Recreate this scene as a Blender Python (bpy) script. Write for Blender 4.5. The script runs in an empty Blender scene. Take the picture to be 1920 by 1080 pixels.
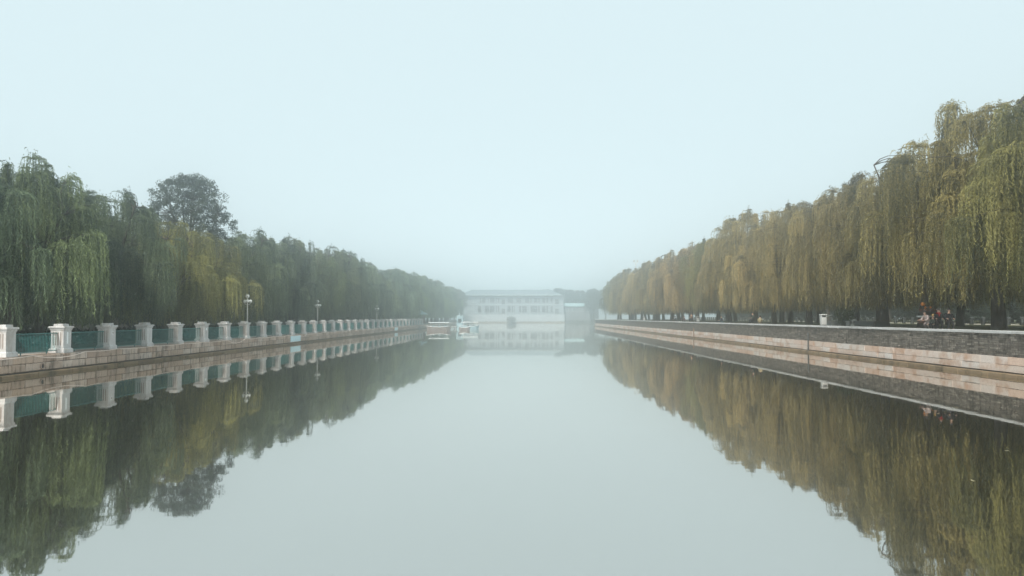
import bpy, bmesh, math, random
import numpy as np
from mathutils import Vector, Matrix

# ------------------------------------------------------------------ camera, sky, sun, exposure
sc = bpy.context.scene
col = sc.collection
R = math.radians
cam_data = bpy.data.cameras.new('camera')
cam_data.lens = 26.25
cam_data.sensor_width = 36
cam_data.clip_start = 0.1
cam_data.clip_end = 4000
cam = bpy.data.objects.new('camera', cam_data)
cam.location = (0, 0, 3.0)
cam.rotation_euler = (R(90 + 2.23), 0, R(0.614))
col.objects.link(cam)
sc.camera = cam

SUN_EL, SUN_AZ = R(44), R(-164)          # azimuth from +Y, negative = to the left
world = bpy.data.worlds.new('World')
sc.world = world
world.use_nodes = True
wn, wl = world.node_tree.nodes, world.node_tree.links
wn.clear()
w_out = wn.new('ShaderNodeOutputWorld')
w_bg = wn.new('ShaderNodeBackground')
w_sky = wn.new('ShaderNodeTexSky')
w_sky.sky_type = 'NISHITA'
w_sky.sun_disc = False
w_sky.sun_elevation = SUN_EL
w_sky.sun_rotation = SUN_AZ
w_sky.air_density = 1.5
w_sky.dust_density = 6.0
w_mix = wn.new('ShaderNodeMix')
w_mix.data_type = 'RGBA'
w_mix.inputs[0].default_value = 0.975
w_mix.inputs[7].default_value = (6.85, 8.45, 8.90, 1)      # pale overcast veil
# the veil whitens towards the horizon, the same all the way round
w_tc = wn.new('ShaderNodeTexCoord')
w_sep = wn.new('ShaderNodeSeparateXYZ')
wl.new(w_tc.outputs['Generated'], w_sep.inputs[0])
w_abs = wn.new('ShaderNodeMath'); w_abs.operation = 'ABSOLUTE'
wl.new(w_sep.outputs[2], w_abs.inputs[0])
w_inv = wn.new('ShaderNodeMath'); w_inv.operation = 'SUBTRACT'; w_inv.inputs[0].default_value = 1.0
wl.new(w_abs.outputs[0], w_inv.inputs[1])
w_pow = wn.new('ShaderNodeMath'); w_pow.operation = 'POWER'; w_pow.inputs[1].default_value = 10.0
wl.new(w_inv.outputs[0], w_pow.inputs[0])
w_veil = wn.new('ShaderNodeMix'); w_veil.data_type = 'RGBA'
w_veil.inputs[6].default_value = (6.85, 8.25, 8.65, 1)
w_veil.inputs[7].default_value = (9.7, 11.2, 11.6, 1)
wl.new(w_pow.outputs[0], w_veil.inputs[0])
wl.new(w_veil.outputs[2], w_mix.inputs[7])
wl.new(w_sky.outputs[0], w_mix.inputs[6])
wl.new(w_mix.outputs[2], w_bg.inputs[0])
w_bg.inputs[1].default_value = 0.082
wl.new(w_bg.outputs[0], w_out.inputs[0])

sun_data = bpy.data.lights.new('sun', 'SUN')
sun_data.energy = 5.0
sun_data.angle = R(10)
sun_data.color = (1.0, 0.955, 0.88)
sun = bpy.data.objects.new('sun', sun_data)
sd = Vector((math.sin(SUN_AZ) * math.cos(SUN_EL), math.cos(SUN_AZ) * math.cos(SUN_EL), math.sin(SUN_EL)))
sun.rotation_euler = sd.to_track_quat('Z', 'Y').to_euler()
sun.location = (0, 0, 60)
col.objects.link(sun)

sc.view_settings.view_transform = 'Standard'
sc.view_settings.look = 'None'
sc.view_settings.exposure = 0.41
sc.view_settings.gamma = 1.0
sc.view_settings.use_curve_mapping = False
sc.render.engine = 'CYCLES'
sc.cycles.use_denoising = True
sc.cycles.volume_bounces = 10
sc.cycles.max_bounces = 14
sc.cycles.diffuse_bounces = 3
sc.cycles.glossy_bounces = 4
sc.cycles.caustics_reflective = True
sc.cycles.sample_clamp_indirect = 6.0

rnd = random.Random(7)

# ------------------------------------------------------------------ helpers
def tag(o, label=None, cat=None, group=None, kind=None):
    if label: o['label'] = label
    if cat: o['category'] = cat
    if group: o['group'] = group
    if kind: o['kind'] = kind
    return o

def link(name, me, mat=None, parent=None, loc=None):
    o = bpy.data.objects.new(name, me)
    col.objects.link(o)
    if mat is not None and me is not None and not me.materials:
        me.materials.append(mat)
    if parent is not None: o.parent = parent
    if loc is not None: o.location = loc
    return o

def empty(name, loc=(0, 0, 0), rz=0):
    o = bpy.data.objects.new(name, None)
    o.empty_display_size = 0.3
    col.objects.link(o)
    o.location = loc
    o.rotation_euler = (0, 0, rz)
    return o

def copy_tree(o, parent=None):
    c = o.copy()
    col.objects.link(c)
    c.parent = parent
    for ch in o.children:
        copy_tree(ch, c)
    return c

_ORD = ['first', 'second', 'third', 'fourth', 'fifth', 'sixth', 'seventh', 'eighth', 'ninth', 'tenth', 'eleventh', 'twelfth',
        'thirteenth', 'fourteenth', 'fifteenth', 'sixteenth', 'seventeenth', 'eighteenth', 'nineteenth', 'twentieth']
def ordinal(n):
    if n <= 20: return _ORD[n - 1]
    tens = {2: ('twenty', 'twentieth'), 3: ('thirty', 'thirtieth'), 4: ('forty', 'fortieth'), 5: ('fifty', 'fiftieth'), 6: ('sixty', 'sixtieth')}[n // 10]
    return tens[1] if n % 10 == 0 else tens[0] + '-' + _ORD[n % 10 - 1]

class MB:
    """collects simple solids into one mesh"""
    def __init__(s): s.v, s.f = [], []
    def add(s, vs, fs):
        k = len(s.v)
        s.v += [tuple(v) for v in vs]
        s.f += [tuple(i + k for i in f) for f in fs]
        return s
    def box(s, x0, x1, y0, y1, z0, z1):
        return s.add([(x0, y0, z0), (x1, y0, z0), (x1, y1, z0), (x0, y1, z0), (x0, y0, z1), (x1, y0, z1), (x1, y1, z1), (x0, y1, z1)],
                     [(0, 3, 2, 1), (4, 5, 6, 7), (0, 1, 5, 4), (1, 2, 6, 5), (2, 3, 7, 6), (3, 0, 4, 7)])
    def frustum(s, c, a0, a1, z0, z1):
        cx, cy = c
        q = [(-1, -1), (1, -1), (1, 1), (-1, 1)]
        return s.add([(cx + i * a0[0], cy + j * a0[1], z0) for i, j in q] + [(cx + i * a1[0], cy + j * a1[1], z1) for i, j in q],
                     [(0, 3, 2, 1), (4, 5, 6, 7), (0, 1, 5, 4), (1, 2, 6, 5), (2, 3, 7, 6), (3, 0, 4, 7)])
    def tube(s, pts, rad, n=6, cap=True):
        pts = [Vector(p) for p in pts]
        if not hasattr(rad, '__len__'): rad = [rad] * len(pts)
        k = len(s.v)
        u = None
        for i, p in enumerate(pts):
            t = (pts[min(i + 1, len(pts) - 1)] - pts[max(i - 1, 0)]).normalized()
            if u is None:
                u = t.orthogonal().normalized()
            else:
                u = (u - t * u.dot(t)).normalized()
            w = t.cross(u)
            for j in range(n):
                a = 2 * math.pi * j / n
                s.v.append(tuple(p + (u * math.cos(a) + w * math.sin(a)) * rad[i]))
        for i in range(len(pts) - 1):
            for j in range(n):
                a, b = k + i * n + j, k + i * n + (j + 1) % n
                s.f.append((a, b, b + n, a + n))
        if cap:
            s.f.append(tuple(k + j for j in range(n - 1, -1, -1)))
            s.f.append(tuple(k + (len(pts) - 1) * n + j for j in range(n)))
        return s
    def ball(s, c, r, nu=10, nv=7, sq=(1, 1, 1)):
        k = len(s.v)
        c = Vector(c)
        for i in range(nv + 1):
            th = math.pi * i / nv
            for j in range(nu):
                ph = 2 * math.pi * j / nu
                s.v.append((c.x + r * sq[0] * math.sin(th) * math.cos(ph), c.y + r * sq[1] * math.sin(th) * math.sin(ph), c.z + r * sq[2] * math.cos(th)))
        for i in range(nv):
            for j in range(nu):
                a, b = k + i * nu + j, k + i * nu + (j + 1) % nu
                s.f.append((a, a + nu, b + nu, b))
        return s
    def mesh(s, name='m', smooth=False):
        me = bpy.data.meshes.new(name)
        me.from_pydata(s.v, [], s.f)
        if smooth:
            me.polygons.foreach_set('use_smooth', [True] * len(me.polygons))
        me.update()
        return me
    def build(s, name, mat, parent=None, loc=None, smooth=False):
        return link(name, s.mesh(name, smooth), mat, parent, loc)

def tri_mesh(name, V, tint=None):
    """V: (n,3,3) array of loose triangles"""
    n = len(V)
    me = bpy.data.meshes.new(name)
    me.vertices.add(n * 3)
    me.vertices.foreach_set('co', V.reshape(-1).astype(np.float32))
    me.loops.add(n * 3)
    me.loops.foreach_set('vertex_index', np.arange(n * 3, dtype=np.int32))
    me.polygons.add(n)
    me.polygons.foreach_set('loop_start', np.arange(0, n * 3, 3, dtype=np.int32))
    me.polygons.foreach_set('loop_total', np.full(n, 3, dtype=np.int32))
    if tint is not None:
        a = me.attributes.new('tint', 'FLOAT', 'POINT')
        a.data.foreach_set('value', np.repeat(tint, 3).astype(np.float32))
    me.update()
    me.validate()
    return me

# ------------------------------------------------------------------ materials
class NT:
    def __init__(s, name):
        s.m = bpy.data.materials.new(name)
        s.m.use_nodes = True
        s.n, s.l = s.m.node_tree.nodes, s.m.node_tree.links
        s.n.clear()
        s.out = s.n.new('ShaderNodeOutputMaterial')
    def new(s, t, **kw):
        n = s.n.new('ShaderNode' + t)
        for k, v in kw.items(): setattr(n, k, v)
        return n
    def link(s, a, b): s.l.new(a, b)
    def val(s, sock, v):
        if hasattr(v, 'is_linked') or hasattr(v, 'links'): s.l.new(v, sock)
        else: sock.default_value = v
    def math(s, op, a, b=0.0, clamp=False):
        n = s.new('Math', operation=op, use_clamp=clamp)
        s.val(n.inputs[0], a); s.val(n.inputs[1], b)
        return n.outputs[0]
    def mix(s, f, a, b, mode='MIX'):
        n = s.new('Mix', data_type='RGBA', blend_type=mode)
        s.val(n.inputs[0], f)
        for k, v in ((6, a), (7, b)):
            s.val(n.inputs[k], (*v, 1) if isinstance(v, tuple) and len(v) == 3 else v)
        return n.outputs[2]
    def coord(s, which='Object', scale=(1, 1, 1)):
        tc = s.new('TexCoord')
        mp = s.new('Mapping')
        mp.inputs['Scale'].default_value = scale
        s.l.new(tc.outputs[which], mp.inputs[0])
        return mp.outputs[0]
    def world(s, scale=(1, 1, 1)):
        g = s.new('NewGeometry')
        mp = s.new('Mapping')
        mp.inputs['Scale'].default_value = scale
        s.l.new(g.outputs['Position'], mp.inputs[0])
        return mp.outputs[0]
    def noise(s, vec, scale=5, detail=4, rough=0.55):
        n = s.new('TexNoise')
        s.l.new(vec, n.inputs['Vector'])
        n.inputs['Scale'].default_value = scale
        n.inputs['Detail'].default_value = detail
        n.inputs['Roughness'].default_value = rough
        return n.outputs[0]
    def ramp(s, fac, stops):
        n = s.new('ValToRGB')
        e = n.color_ramp.elements
        while len(e) < len(stops): e.new(0.5)
        for i, (p, c) in enumerate(stops):
            e[i].position = p
            e[i].color = (*c, 1) if len(c) == 3 else c
        s.l.new(fac, n.inputs[0])
        return n.outputs[0]
    def rand(s):
        return s.new('ObjectInfo').outputs['Random']
    def principled(s, color, rough=0.7, metal=0.0, bump=None, bs=0.3, bd=0.02, spec=0.5):
        p = s.new('BsdfPrincipled')
        s.val(p.inputs['Base Color'], (*color, 1) if isinstance(color, tuple) and len(color) == 3 else color)
        s.val(p.inputs['Roughness'], rough)
        p.inputs['Metallic'].default_value = metal
        p.inputs['Specular IOR Level'].default_value = spec
        if bump is not None:
            b = s.new('Bump')
            b.inputs['Strength'].default_value = bs
            b.inputs['Distance'].default_value = bd
            s.l.new(bump, b.inputs['Height'])
            s.l.new(b.outputs[0], p.inputs['Normal'])
        s.l.new(p.outputs[0], s.out.inputs[0])
        return s.m

def plain(name, c, rough=0.6, metal=0.0, var=0.12, scale=3.0, spec=0.4):
    t = NT(name)
    n = t.noise(t.world(), scale, 5)
    k = t.ramp(n, [(0.25, tuple(max(0, x * (1 - var)) for x in c)), (0.75, tuple(x * (1 + var) for x in c))])
    return t.principled(k, rough, metal, n, 0.15, 0.01, spec)

def stone_mat(name, cols, stain, stain_amt=0.5, streak=True, rough=0.85, fine=14.0):
    """weathered cut stone: every piece its own tone, blotches, rain streaks"""
    t = NT(name)
    w = t.world()
    n1 = t.noise(w, 1.7, 6, 0.6)
    n2 = t.noise(w, fine, 5, 0.65)
    tn = t.new('Attribute', attribute_name='tone', attribute_type='GEOMETRY')
    base = t.ramp(t.math('FRACT', t.math('ADD', t.rand(), tn.outputs['Fac'])), [(i / max(1, len(cols) - 1), c) for i, c in enumerate(cols)])
    c = t.mix(t.math('MULTIPLY', t.math('SUBTRACT', n2, 0.3), 1.1, True), t.mix(0.45, base, (0.05, 0.045, 0.04)), base)
    st = t.noise(t.world((6, 6, 0.7)) if streak else w, 1.0, 5, 0.65)
    fac = t.math('MULTIPLY', t.math('MULTIPLY', t.math('SUBTRACT', t.math('ADD', st, t.math('MULTIPLY', n1, 0.5)), 0.74), 5.0, True), stain_amt)
    c = t.mix(fac, c, stain)
    return t.principled(c, rough, 0, n2, 0.6, 0.02, 0.25)

M = {}
M['left_stone'] = stone_mat('left_stone', [(0.60, 0.43, 0.33), (0.72, 0.57, 0.47), (0.46, 0.32, 0.24), (0.76, 0.63, 0.54), (0.64, 0.47, 0.36), (0.52, 0.38, 0.29)], (0.07, 0.05, 0.035), 0.9)
M['right_stone'] = stone_mat('right_stone', [(0.72, 0.60, 0.52), (0.74, 0.69, 0.65), (0.72, 0.52, 0.41), (0.78, 0.73, 0.69), (0.66, 0.47, 0.37), (0.75, 0.65, 0.59)], (0.33, 0.18, 0.10), 0.7, False)
M['brick'] = stone_mat('brick', [(0.085, 0.075, 0.062), (0.19, 0.17, 0.145), (0.05, 0.045, 0.038), (0.30, 0.27, 0.23), (0.125, 0.108, 0.09), (0.22, 0.195, 0.165)], (0.026, 0.023, 0.019), 1.0)
M['coping'] = stone_mat('coping', [(0.58, 0.59, 0.59), (0.66, 0.67, 0.67), (0.52, 0.53, 0.53)], (0.25, 0.24, 0.22), 0.5, False)
M['ledge'] = stone_mat('ledge', [(0.21, 0.14, 0.075), (0.27, 0.19, 0.105), (0.17, 0.11, 0.06)], (0.045, 0.035, 0.02), 0.9, False)
M['mortar'] = plain('mortar', (0.05, 0.042, 0.036), 0.95, var=0.4)
M['pillar'] = stone_mat('pillar', [(0.68, 0.675, 0.67), (0.73, 0.725, 0.72), (0.62, 0.605, 0.59)], (0.30, 0.25, 0.21), 0.65)
M['groove'] = plain('groove', (0.22, 0.18, 0.16), 0.9)
M['plate'] = plain('plate', (0.75, 0.78, 0.78), 0.4, var=0.03)
M['teal'] = plain('teal', (0.028, 0.15, 0.145), 0.42, 0.0, 0.2, 4)
M['cable'] = plain('cable', (0.68, 0.58, 0.52), 0.6, var=0.1)
M['lamp_metal'] = plain('lamp_metal', (0.60, 0.58, 0.54), 0.5)
M['globe'] = plain('globe', (0.60, 0.60, 0.58), 0.25, var=0.02)
M['dark_metal'] = plain('dark_metal', (0.045, 0.05, 0.05), 0.5)
M['sign_blue'] = plain('sign_blue', (0.52, 0.72, 0.78), 0.35, var=0.03)
M['bark'] = None
def bark():
    t = NT('bark')
    n = t.noise(t.coord('Object', (7, 7, 1.2)), 2.2, 7, 0.65)
    c = t.ramp(n, [(0.3, (0.022, 0.018, 0.015)), (0.7, (0.085, 0.07, 0.058))])
    return t.principled(c, 0.95, 0, n, 0.9, 0.05, 0.15)
M['bark'] = bark()

def leaf_mat(name, lo=0.45, hi=1.75, warm=(1.12, 1.0, 0.70), trans=0.45):
    """leaf tone = the tree's own colour, varied from spray to spray"""
    t = NT(name)
    oi = t.new('ObjectInfo')
    at = t.new('Attribute', attribute_name='tint', attribute_type='GEOMETRY')
    f = at.outputs['Fac']
    base = oi.outputs['Color']
    dark = t.mix(1.0, base, (lo, lo * 1.02, lo), 'MULTIPLY')
    light = t.mix(1.0, base, (hi * warm[0], hi * warm[1], hi * warm[2]), 'MULTIPLY')
    c = t.mix(f, dark, light)
    d = t.new('BsdfDiffuse'); t.link(c, d.inputs[0])
    tr = t.new('BsdfTranslucent'); t.link(c, tr.inputs[0])
    mx = t.new('MixShader'); mx.inputs[0].default_value = trans
    t.link(d.outputs[0], mx.inputs[1]); t.link(tr.outputs[0], mx.inputs[2])
    t.link(mx.outputs[0], t.out.inputs[0])
    return t.m
M['leaf'] = leaf_mat('leaf')
M['leaf_plain'] = leaf_mat('leaf_plain', 0.6, 1.35, (1.05, 1.0, 0.8))

def water_mat():
    t = NT('water')
    g = t.new('NewGeometry')
    # calm water: long low swell and a little fine ripple
    n1 = t.noise(t.world((0.35, 0.9, 1)), 1.0, 3, 0.5)
    n2 = t.noise(t.world((1.2, 4.0, 1)), 1.0, 2, 0.5)
    h = t.math('ADD', n1, t.math('MULTIPLY', n2, 0.25))
    b = t.new('Bump'); b.inputs['Strength'].default_value = 0.055; b.inputs['Distance'].default_value = 0.02
    t.link(h, b.inputs['Height'])
    fr = t.new('Fresnel'); fr.inputs['IOR'].default_value = 1.33
    fac = t.math('ADD', t.math('MULTIPLY', fr.outputs[0], 0.38), 0.61, True)
    d = t.new('BsdfDiffuse'); d.inputs[0].default_value = (0.018, 0.018, 0.010, 1)
    gl = t.new('BsdfGlossy'); gl.inputs[0].default_value = (1.0, 0.97, 0.93, 1); gl.inputs[1].default_value = 0.02
    t.link(b.outputs[0], gl.inputs['Normal'])
    mx = t.new('MixShader')
    t.link(fac, mx.inputs[0]); t.link(d.outputs[0], mx.inputs[1]); t.link(gl.outputs[0], mx.inputs[2])
    t.link(mx.outputs[0], t.out.inputs[0])
    return t.m
M['water'] = water_mat()

def ground_mat(name, a, b, c):
    t = NT(name)
    n1 = t.noise(t.world(), 0.35, 5)
    n2 = t.noise(t.world(), 6.0, 6, 0.7)
    k = t.mix(t.math('MULTIPLY', t.math('SUBTRACT', n1, 0.35), 3.0, True), a, b)
    k = t.mix(t.math('MULTIPLY', t.math('SUBTRACT', n2, 0.45), 4.0, True), k, c)
    return t.principled(k, 0.95, 0, n2, 0.8, 0.05, 0.1)
M['lawn'] = ground_mat('lawn', (0.075, 0.085, 0.03), (0.14, 0.11, 0.05), (0.05, 0.06, 0.022))
M['soil'] = ground_mat('soil', (0.065, 0.055, 0.042), (0.05, 0.055, 0.03), (0.035, 0.032, 0.025))
M['paving'] = ground_mat('paving', (0.36, 0.34, 0.31), (0.42, 0.39, 0.36), (0.28, 0.26, 0.24))

# ------------------------------------------------------------------ setting
XL, XR = -25.25, 24.6          # wall faces
ZL, ZR = 1.0, 2.2              # bank levels
YE = 398.0                     # far end of the canal
def sheet(name, x0, x1, y0, y1, z, mat):
    o = MB().add([(x0, y0, z), (x1, y0, z), (x1, y1, z), (x0, y1, z)], [(0, 1, 2, 3)]).build(name, mat)
    return tag(o, kind='structure')
sheet('ground', -560, 560, -60, 640, -1.5, M['soil'])
sheet('water', XL - 0.2, XR + 0.2, -40, YE + 2, 0.0, M['water'])
g = MB().box(-550, XL - 0.35, -50, 630, -1.45, ZL).build('ground_left', M['soil']); tag(g, kind='structure')
g = MB().box(XR + 0.35, 550, -50, 246.5, -1.45, ZR).build('ground_right', M['lawn']); tag(g, kind='structure')
g = MB().box(XR + 0.34, 549, YE + 1.0, 629, -1.44, 1.2).build('ground_far_right', M['soil']); tag(g, kind='structure')
sheet('water_basin', XR + 0.2, 400, 247, YE + 2, 0.0, M['water'])
sheet('water_inlet', XR + 0.2, XR + 0.34, 240, 247, -0.004, M['water'])
g = MB().box(XL - 0.34, XR + 0.34, YE + 1.0, 629, -1.44, 1.2).build('ground_far', M['soil']); tag(g, kind='structure')
sheet('path_left', -27.7, XL - 0.9, -40, 396, ZL + 0.004, M['paving'])
sheet('path_right', 49.0, 53.5, 20, 244, ZR + 0.004, M['paving'])

# ---- cut stone pieces (unit block: face towards +x at x=0, y 0..1, z 0..1, chamfered)
def block_mesh(seed, depth=0.35, ch=0.02, ly=1.0, lz=1.0):
    r = random.Random(seed)
    cy, cz = ch / ly, ch / lz
    j = lambda a: a * r.uniform(0.5, 1.6)
    bx = r.uniform(-0.012, 0.008)
    vs = [(-depth, 0, 0), (-depth, 1, 0), (-depth, 1, 1), (-depth, 0, 1),
          (bx - ch, 0, 0), (bx - ch, 1, 0), (bx - ch, 1, 1), (bx - ch, 0, 1),
          (bx + r.uniform(-.006, .006), j(cy), j(cz)), (bx + r.uniform(-.006, .006), 1 - j(cy), j(cz)),
          (bx + r.uniform(-.006, .006), 1 - j(cy), 1 - j(cz)), (bx + r.uniform(-.006, .006), j(cy), 1 - j(cz))]
    fs = [(0, 1, 5, 4), (1, 2, 6, 5), (2, 3, 7, 6), (3, 0, 4, 7), (4, 5, 9, 8), (5, 6, 10, 9), (6, 7, 11, 10), (7, 4, 8, 11), (8, 9, 10, 11)]
    return vs, fs
def block_variants(name, mat, n, **kw):
    out = []
    for i in range(n):
        vs, fs = block_mesh(i * 13 + 5, **kw)
        me = bpy.data.meshes.new(name); me.from_pydata(vs, [], fs); me.update(); me.materials.append(mat)
        out.append((me, vs, fs))
    return out

def course(parent, name, variants, mat, xface, sgn, y0, y1, z0, z1, lmin, lmax, gap, limit, r):
    """one course of blocks along +Y; the first `limit` (nearest) are single objects, the rest one mesh"""
    y, k = y0, 0
    rest = MB()
    while y < y1:
        L = r.uniform(lmin, lmax)
        me, vs, fs = r.choice(variants)
        dx = r.uniform(-0.012, 0.012)
        z0j, z1j = z0 + r.uniform(0, .008), z1 - r.uniform(0, .012)
        if k < limit:
            o = bpy.data.objects.new(name, me)
            col.objects.link(o)
            o.parent = parent
            o.location = (xface + dx * 1.0, y + gap, z0j)
            o.scale = (sgn, L - 2 * gap, z1j - z0j)
        else:
            V = [(xface + dx + sgn * a, y + gap + b * (L - 2 * gap), z0j + c * (z1j - z0j)) for a, b, c in vs]
            rest.add(V, fs if sgn > 0 else [f[::-1] for f in fs])
        y += L
        k += 1
    return rest

def tone(o, nf, seed=1):
    """every block of a joined mesh keeps its own tone"""
    n = len(o.data.polygons)
    v = np.repeat(np.random.default_rng(seed).random(n // nf + 1), nf)[:n]
    a = o.data.attributes.new('tone', 'FLOAT', 'FACE')
    a.data.foreach_set('value', v.astype(np.float32))
    return o

# left embankment
wl_ = empty('embankment_wall', (XL, 36, 0)); wl_.location = (0, 0, 0)
tag(wl_, 'low pinkish stone embankment wall under the railing on the left bank', 'wall')
MB().box(XL - 0.6, XL - 0.06, 20, YE, -1.4, ZL - 0.03).build('mortar_core', M['mortar'], wl_)
lv = block_variants('stone', M['left_stone'], 8, depth=0.3, ch=0.03, ly=1.0, lz=0.4)
r = random.Random(11)
rest = MB()
for (z0, z1, lim) in ((0.61, 1.0, 130), (0.20, 0.60, 130)):
    q = course(wl_, 'stone', lv, M['left_stone'], XL, 1, 31.0 + (0.5 if z0 > .5 else 0), 396, z0, z1, 0.55, 1.75, 0.015, lim, r)
    rest.add(q.v, q.f)
tag(tone(rest.build('far_stones', M['left_stone'], wl_), 9), kind='stuff')
ev = block_variants('ledge_stone', M['ledge'], 5, depth=0.4, ch=0.03, ly=2.4, lz=0.6)
q = course(wl_, 'ledge_stone', ev, M['ledge'], XL + 0.34, 1, 30, 396, -0.5, 0.15, 2.0, 3.0, 0.006, 80, r)
tag(q.build('far_ledge_stones', M['ledge'], wl_), kind='stuff')
# wall-top slab behind the face stones
MB().box(XL - 0.95, XL - 0.31, 20, YE, 0.9, ZL + 0.012).build('capping', M['left_stone'], wl_)

# right embankment: two courses of pale pink stone, grey brick above, white coping
wr_ = empty('embankment_wall', (0, 0, 0))
tag(wr_, 'tall right bank wall of pink stone below grey brick with white coping', 'wall')
MB().box(XR + 0.06, XR + 0.6, 20, 246.6, -1.4, 2.1).box(XR + .61, 120, 246.51, 247.0, -1.4, 2.1).build('mortar_core', M['mortar'], wr_)
rv = block_variants('stone', M['right_stone'], 8, depth=0.3, ch=0.012, ly=1.5, lz=0.38)
rest = MB()
r = random.Random(23)
for (z0, z1, lim, off) in ((0.22, 0.58, 130, 0), (0.585, 0.99, 130, .8)):
    q = course(wr_, 'stone', rv, M['right_stone'], XR, -1, 29.0 + off, 245, z0, z1, 1.0, 2.3, 0.005, lim, r)
    rest.add(q.v, q.f)
tag(tone(rest.build('far_stones', M['right_stone'], wr_), 9), kind='stuff')
ev2 = block_variants('ledge_stone', M['ledge'], 5, depth=0.4, ch=0.03, ly=2.4, lz=0.6)
q = course(wr_, 'ledge_stone', ev2, M['ledge'], XR - 0.34, -1, 30, 245, -0.5, 0.17, 2.0, 3.2, 0.006, 80, r)
tag(q.build('far_ledge_stones', M['ledge'], wr_), kind='stuff')
bv = block_variants('brick', M['brick'], 8, depth=0.2, ch=0.008, ly=0.42, lz=0.115)
rest = MB()
for c in range(10):
    z0 = 0.995 + c * 0.1155
    q = course(wr_, 'brick', bv, M['brick'], XR + 0.03, -1, 35.0 + (0.21 if c % 2 else 0), 190 if c % 1 == 0 else 120, z0, z0 + 0.108, 0.40, 0.46, 0.006, 30, r)
    rest.add(q.v, q.f)
tag(tone(rest.build('far_bricks', M['brick'], wr_), 9), kind='stuff')
MB().box(XR + 0.05, XR + 0.12, 188, 246.5, 0.99, 2.15).build('far_brickwork', M['brick'], wr_)
cv = block_variants('coping_slab', M['coping'], 4, depth=0.85, ch=0.015, ly=1.7, lz=0.15)
q = course(wr_, 'coping_slab', cv, M['coping'], XR - 0.05, -1, 29, 245.5, 2.152, 2.30, 1.5, 2.0, 0.004, 210, r)
if q.v: tag(q.build('far_coping', M['coping'], wr_), kind='stuff')

# dark stained drain groove and outlet pipe on the right wall
dp = empty('drain_pipe', (XR - 0.06, 64.0, 0.95)); tag(dp, 'dark vertical drain pipe on the right bank wall', 'pipe')
MB().tube([(0, 0, -0.95), (0, 0, 0.75)], 0.06, 8).build('pipe', M['dark_metal'], dp)
MB().box(-0.02, 0.05, -0.09, 0.09, 0.55, 0.62).build('bracket', M['dark_metal'], dp)
dp2 = empty('drain_pipe', (XR - 0.06, 106.0, 0.95)); tag(dp2, 'thin brown stained drain pipe farther along the right bank wall', 'pipe')
M['rust'] = plain('rust', (0.16, 0.09, 0.055), 0.8, var=0.3)
MB().tube([(0, 0, -0.95), (0, 0, 0.5)], 0.07, 8).build('pipe', M['rust'], dp2)
MB().box(-0.02, 0.05, -0.1, 0.1, 0.3, 0.37).build('bracket', M['rust'], dp2)
# round outlet in the left wall
ro = empty('drain_outlet', (XL, 39.3, 0.42)); tag(ro, 'round concrete drain outlet in the near left wall', 'drain')
mb = MB()
for i in range(16):
    a0, a1 = 2 * math.pi * i / 16, 2 * math.pi * (i + 1) / 16
    P = lambda a, rr, x: (x, rr * math.cos(a), rr * math.sin(a))
    mb.add([P(a0, .17, 0.07), P(a1, .17, 0.07), P(a1, .13, 0.07), P(a0, .13, 0.07), P(a0, .17, -.05), P(a1, .17, -.05), P(a1, .13, -.05), P(a0, .13, -.05)],
           [(0, 1, 2, 3), (0, 4, 5, 1), (3, 2, 6, 7)])
mb.build('rim', M['left_stone'], ro)
MB().tube([(-.02, 0, 0), (0.025, 0, 0)], 0.135, 14).build('opening', M['mortar'], ro)

# ------------------------------------------------------------------ railing pillars and panels
XP = -25.75
PY = [37.05 + 4.646 * i for i in range(35)]
def make_pillar():
    p = empty('railing_pillar')
    h = 0.36
    MB().frustum((0, 0), (.44, .44), (.43, .43), 0, .20).frustum((0, 0), (.425, .425), (.37, .37), .201, .27).build('base', M['pillar'], p)
    sh = MB().box(-h, h, -h, h, .27, 1.245).build('shaft', M['pillar'], p)
    # fluting strips on the two road-side faces
    for s in (-1, 1):
        for k in (-.2, -.067, .067, .2):
            MB().box(k - .026, k + .026, s * (h + .003) - .004, s * (h + .003) + .004, .42, 1.16).build('flute', M['groove'], sh)
    MB().frustum((0, 0), (.375, .375), (.405, .405), 1.246, 1.31).frustum((0, 0), (.405, .405), (.40, .40), 1.311, 1.37).build('moulding', M['pillar'], p)
    MB().frustum((0, 0), (.455, .455), (.465, .465), 1.371, 1.42).frustum((0, 0), (.465, .465), (.44, .44), 1.421, 1.475).build('cap', M['pillar'], p)
    MB().frustum((0, 0), (.275, .275), (.26, .26), 1.476, 1.61).build('cap_block', M['pillar'], p)
    return p
proto = make_pillar()
pillars = []
for i, y in enumerate(PY):
    o = proto if i == 0 else copy_tree(proto)
    o.location = (XP, y, ZL + 0.012)
    o.rotation_euler = (0, 0, R(rnd.uniform(-0.6, 0.6)))
    tag(o, 'white stone railing pillar, %s from the left edge of the photo' % ordinal(i + 1), 'pillar', 'stone pillars of the left bank railing')
    pillars.append(o)
# plates on single pillars
p = MB().box(.361, .372, -.06, .07, .5, 1.15).build('white_strip', M['plate'], pillars[1]); p['label'] = 'narrow white strip on the water side of the pillar'
p = MB().box(.361, .375, -.09, .09, .92, 1.12).build('plaque', M['plate'], pillars[2]); p['label'] = 'small square plaque near the pillar top'
MB().box(.373, .38, -.06, .06, .95, 1.09).build('plaque_face', M['groove'], p)
p = MB().box(.361, .375, -.09, .09, .92, 1.12).build('plaque', M['plate'], pillars[5])

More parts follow.
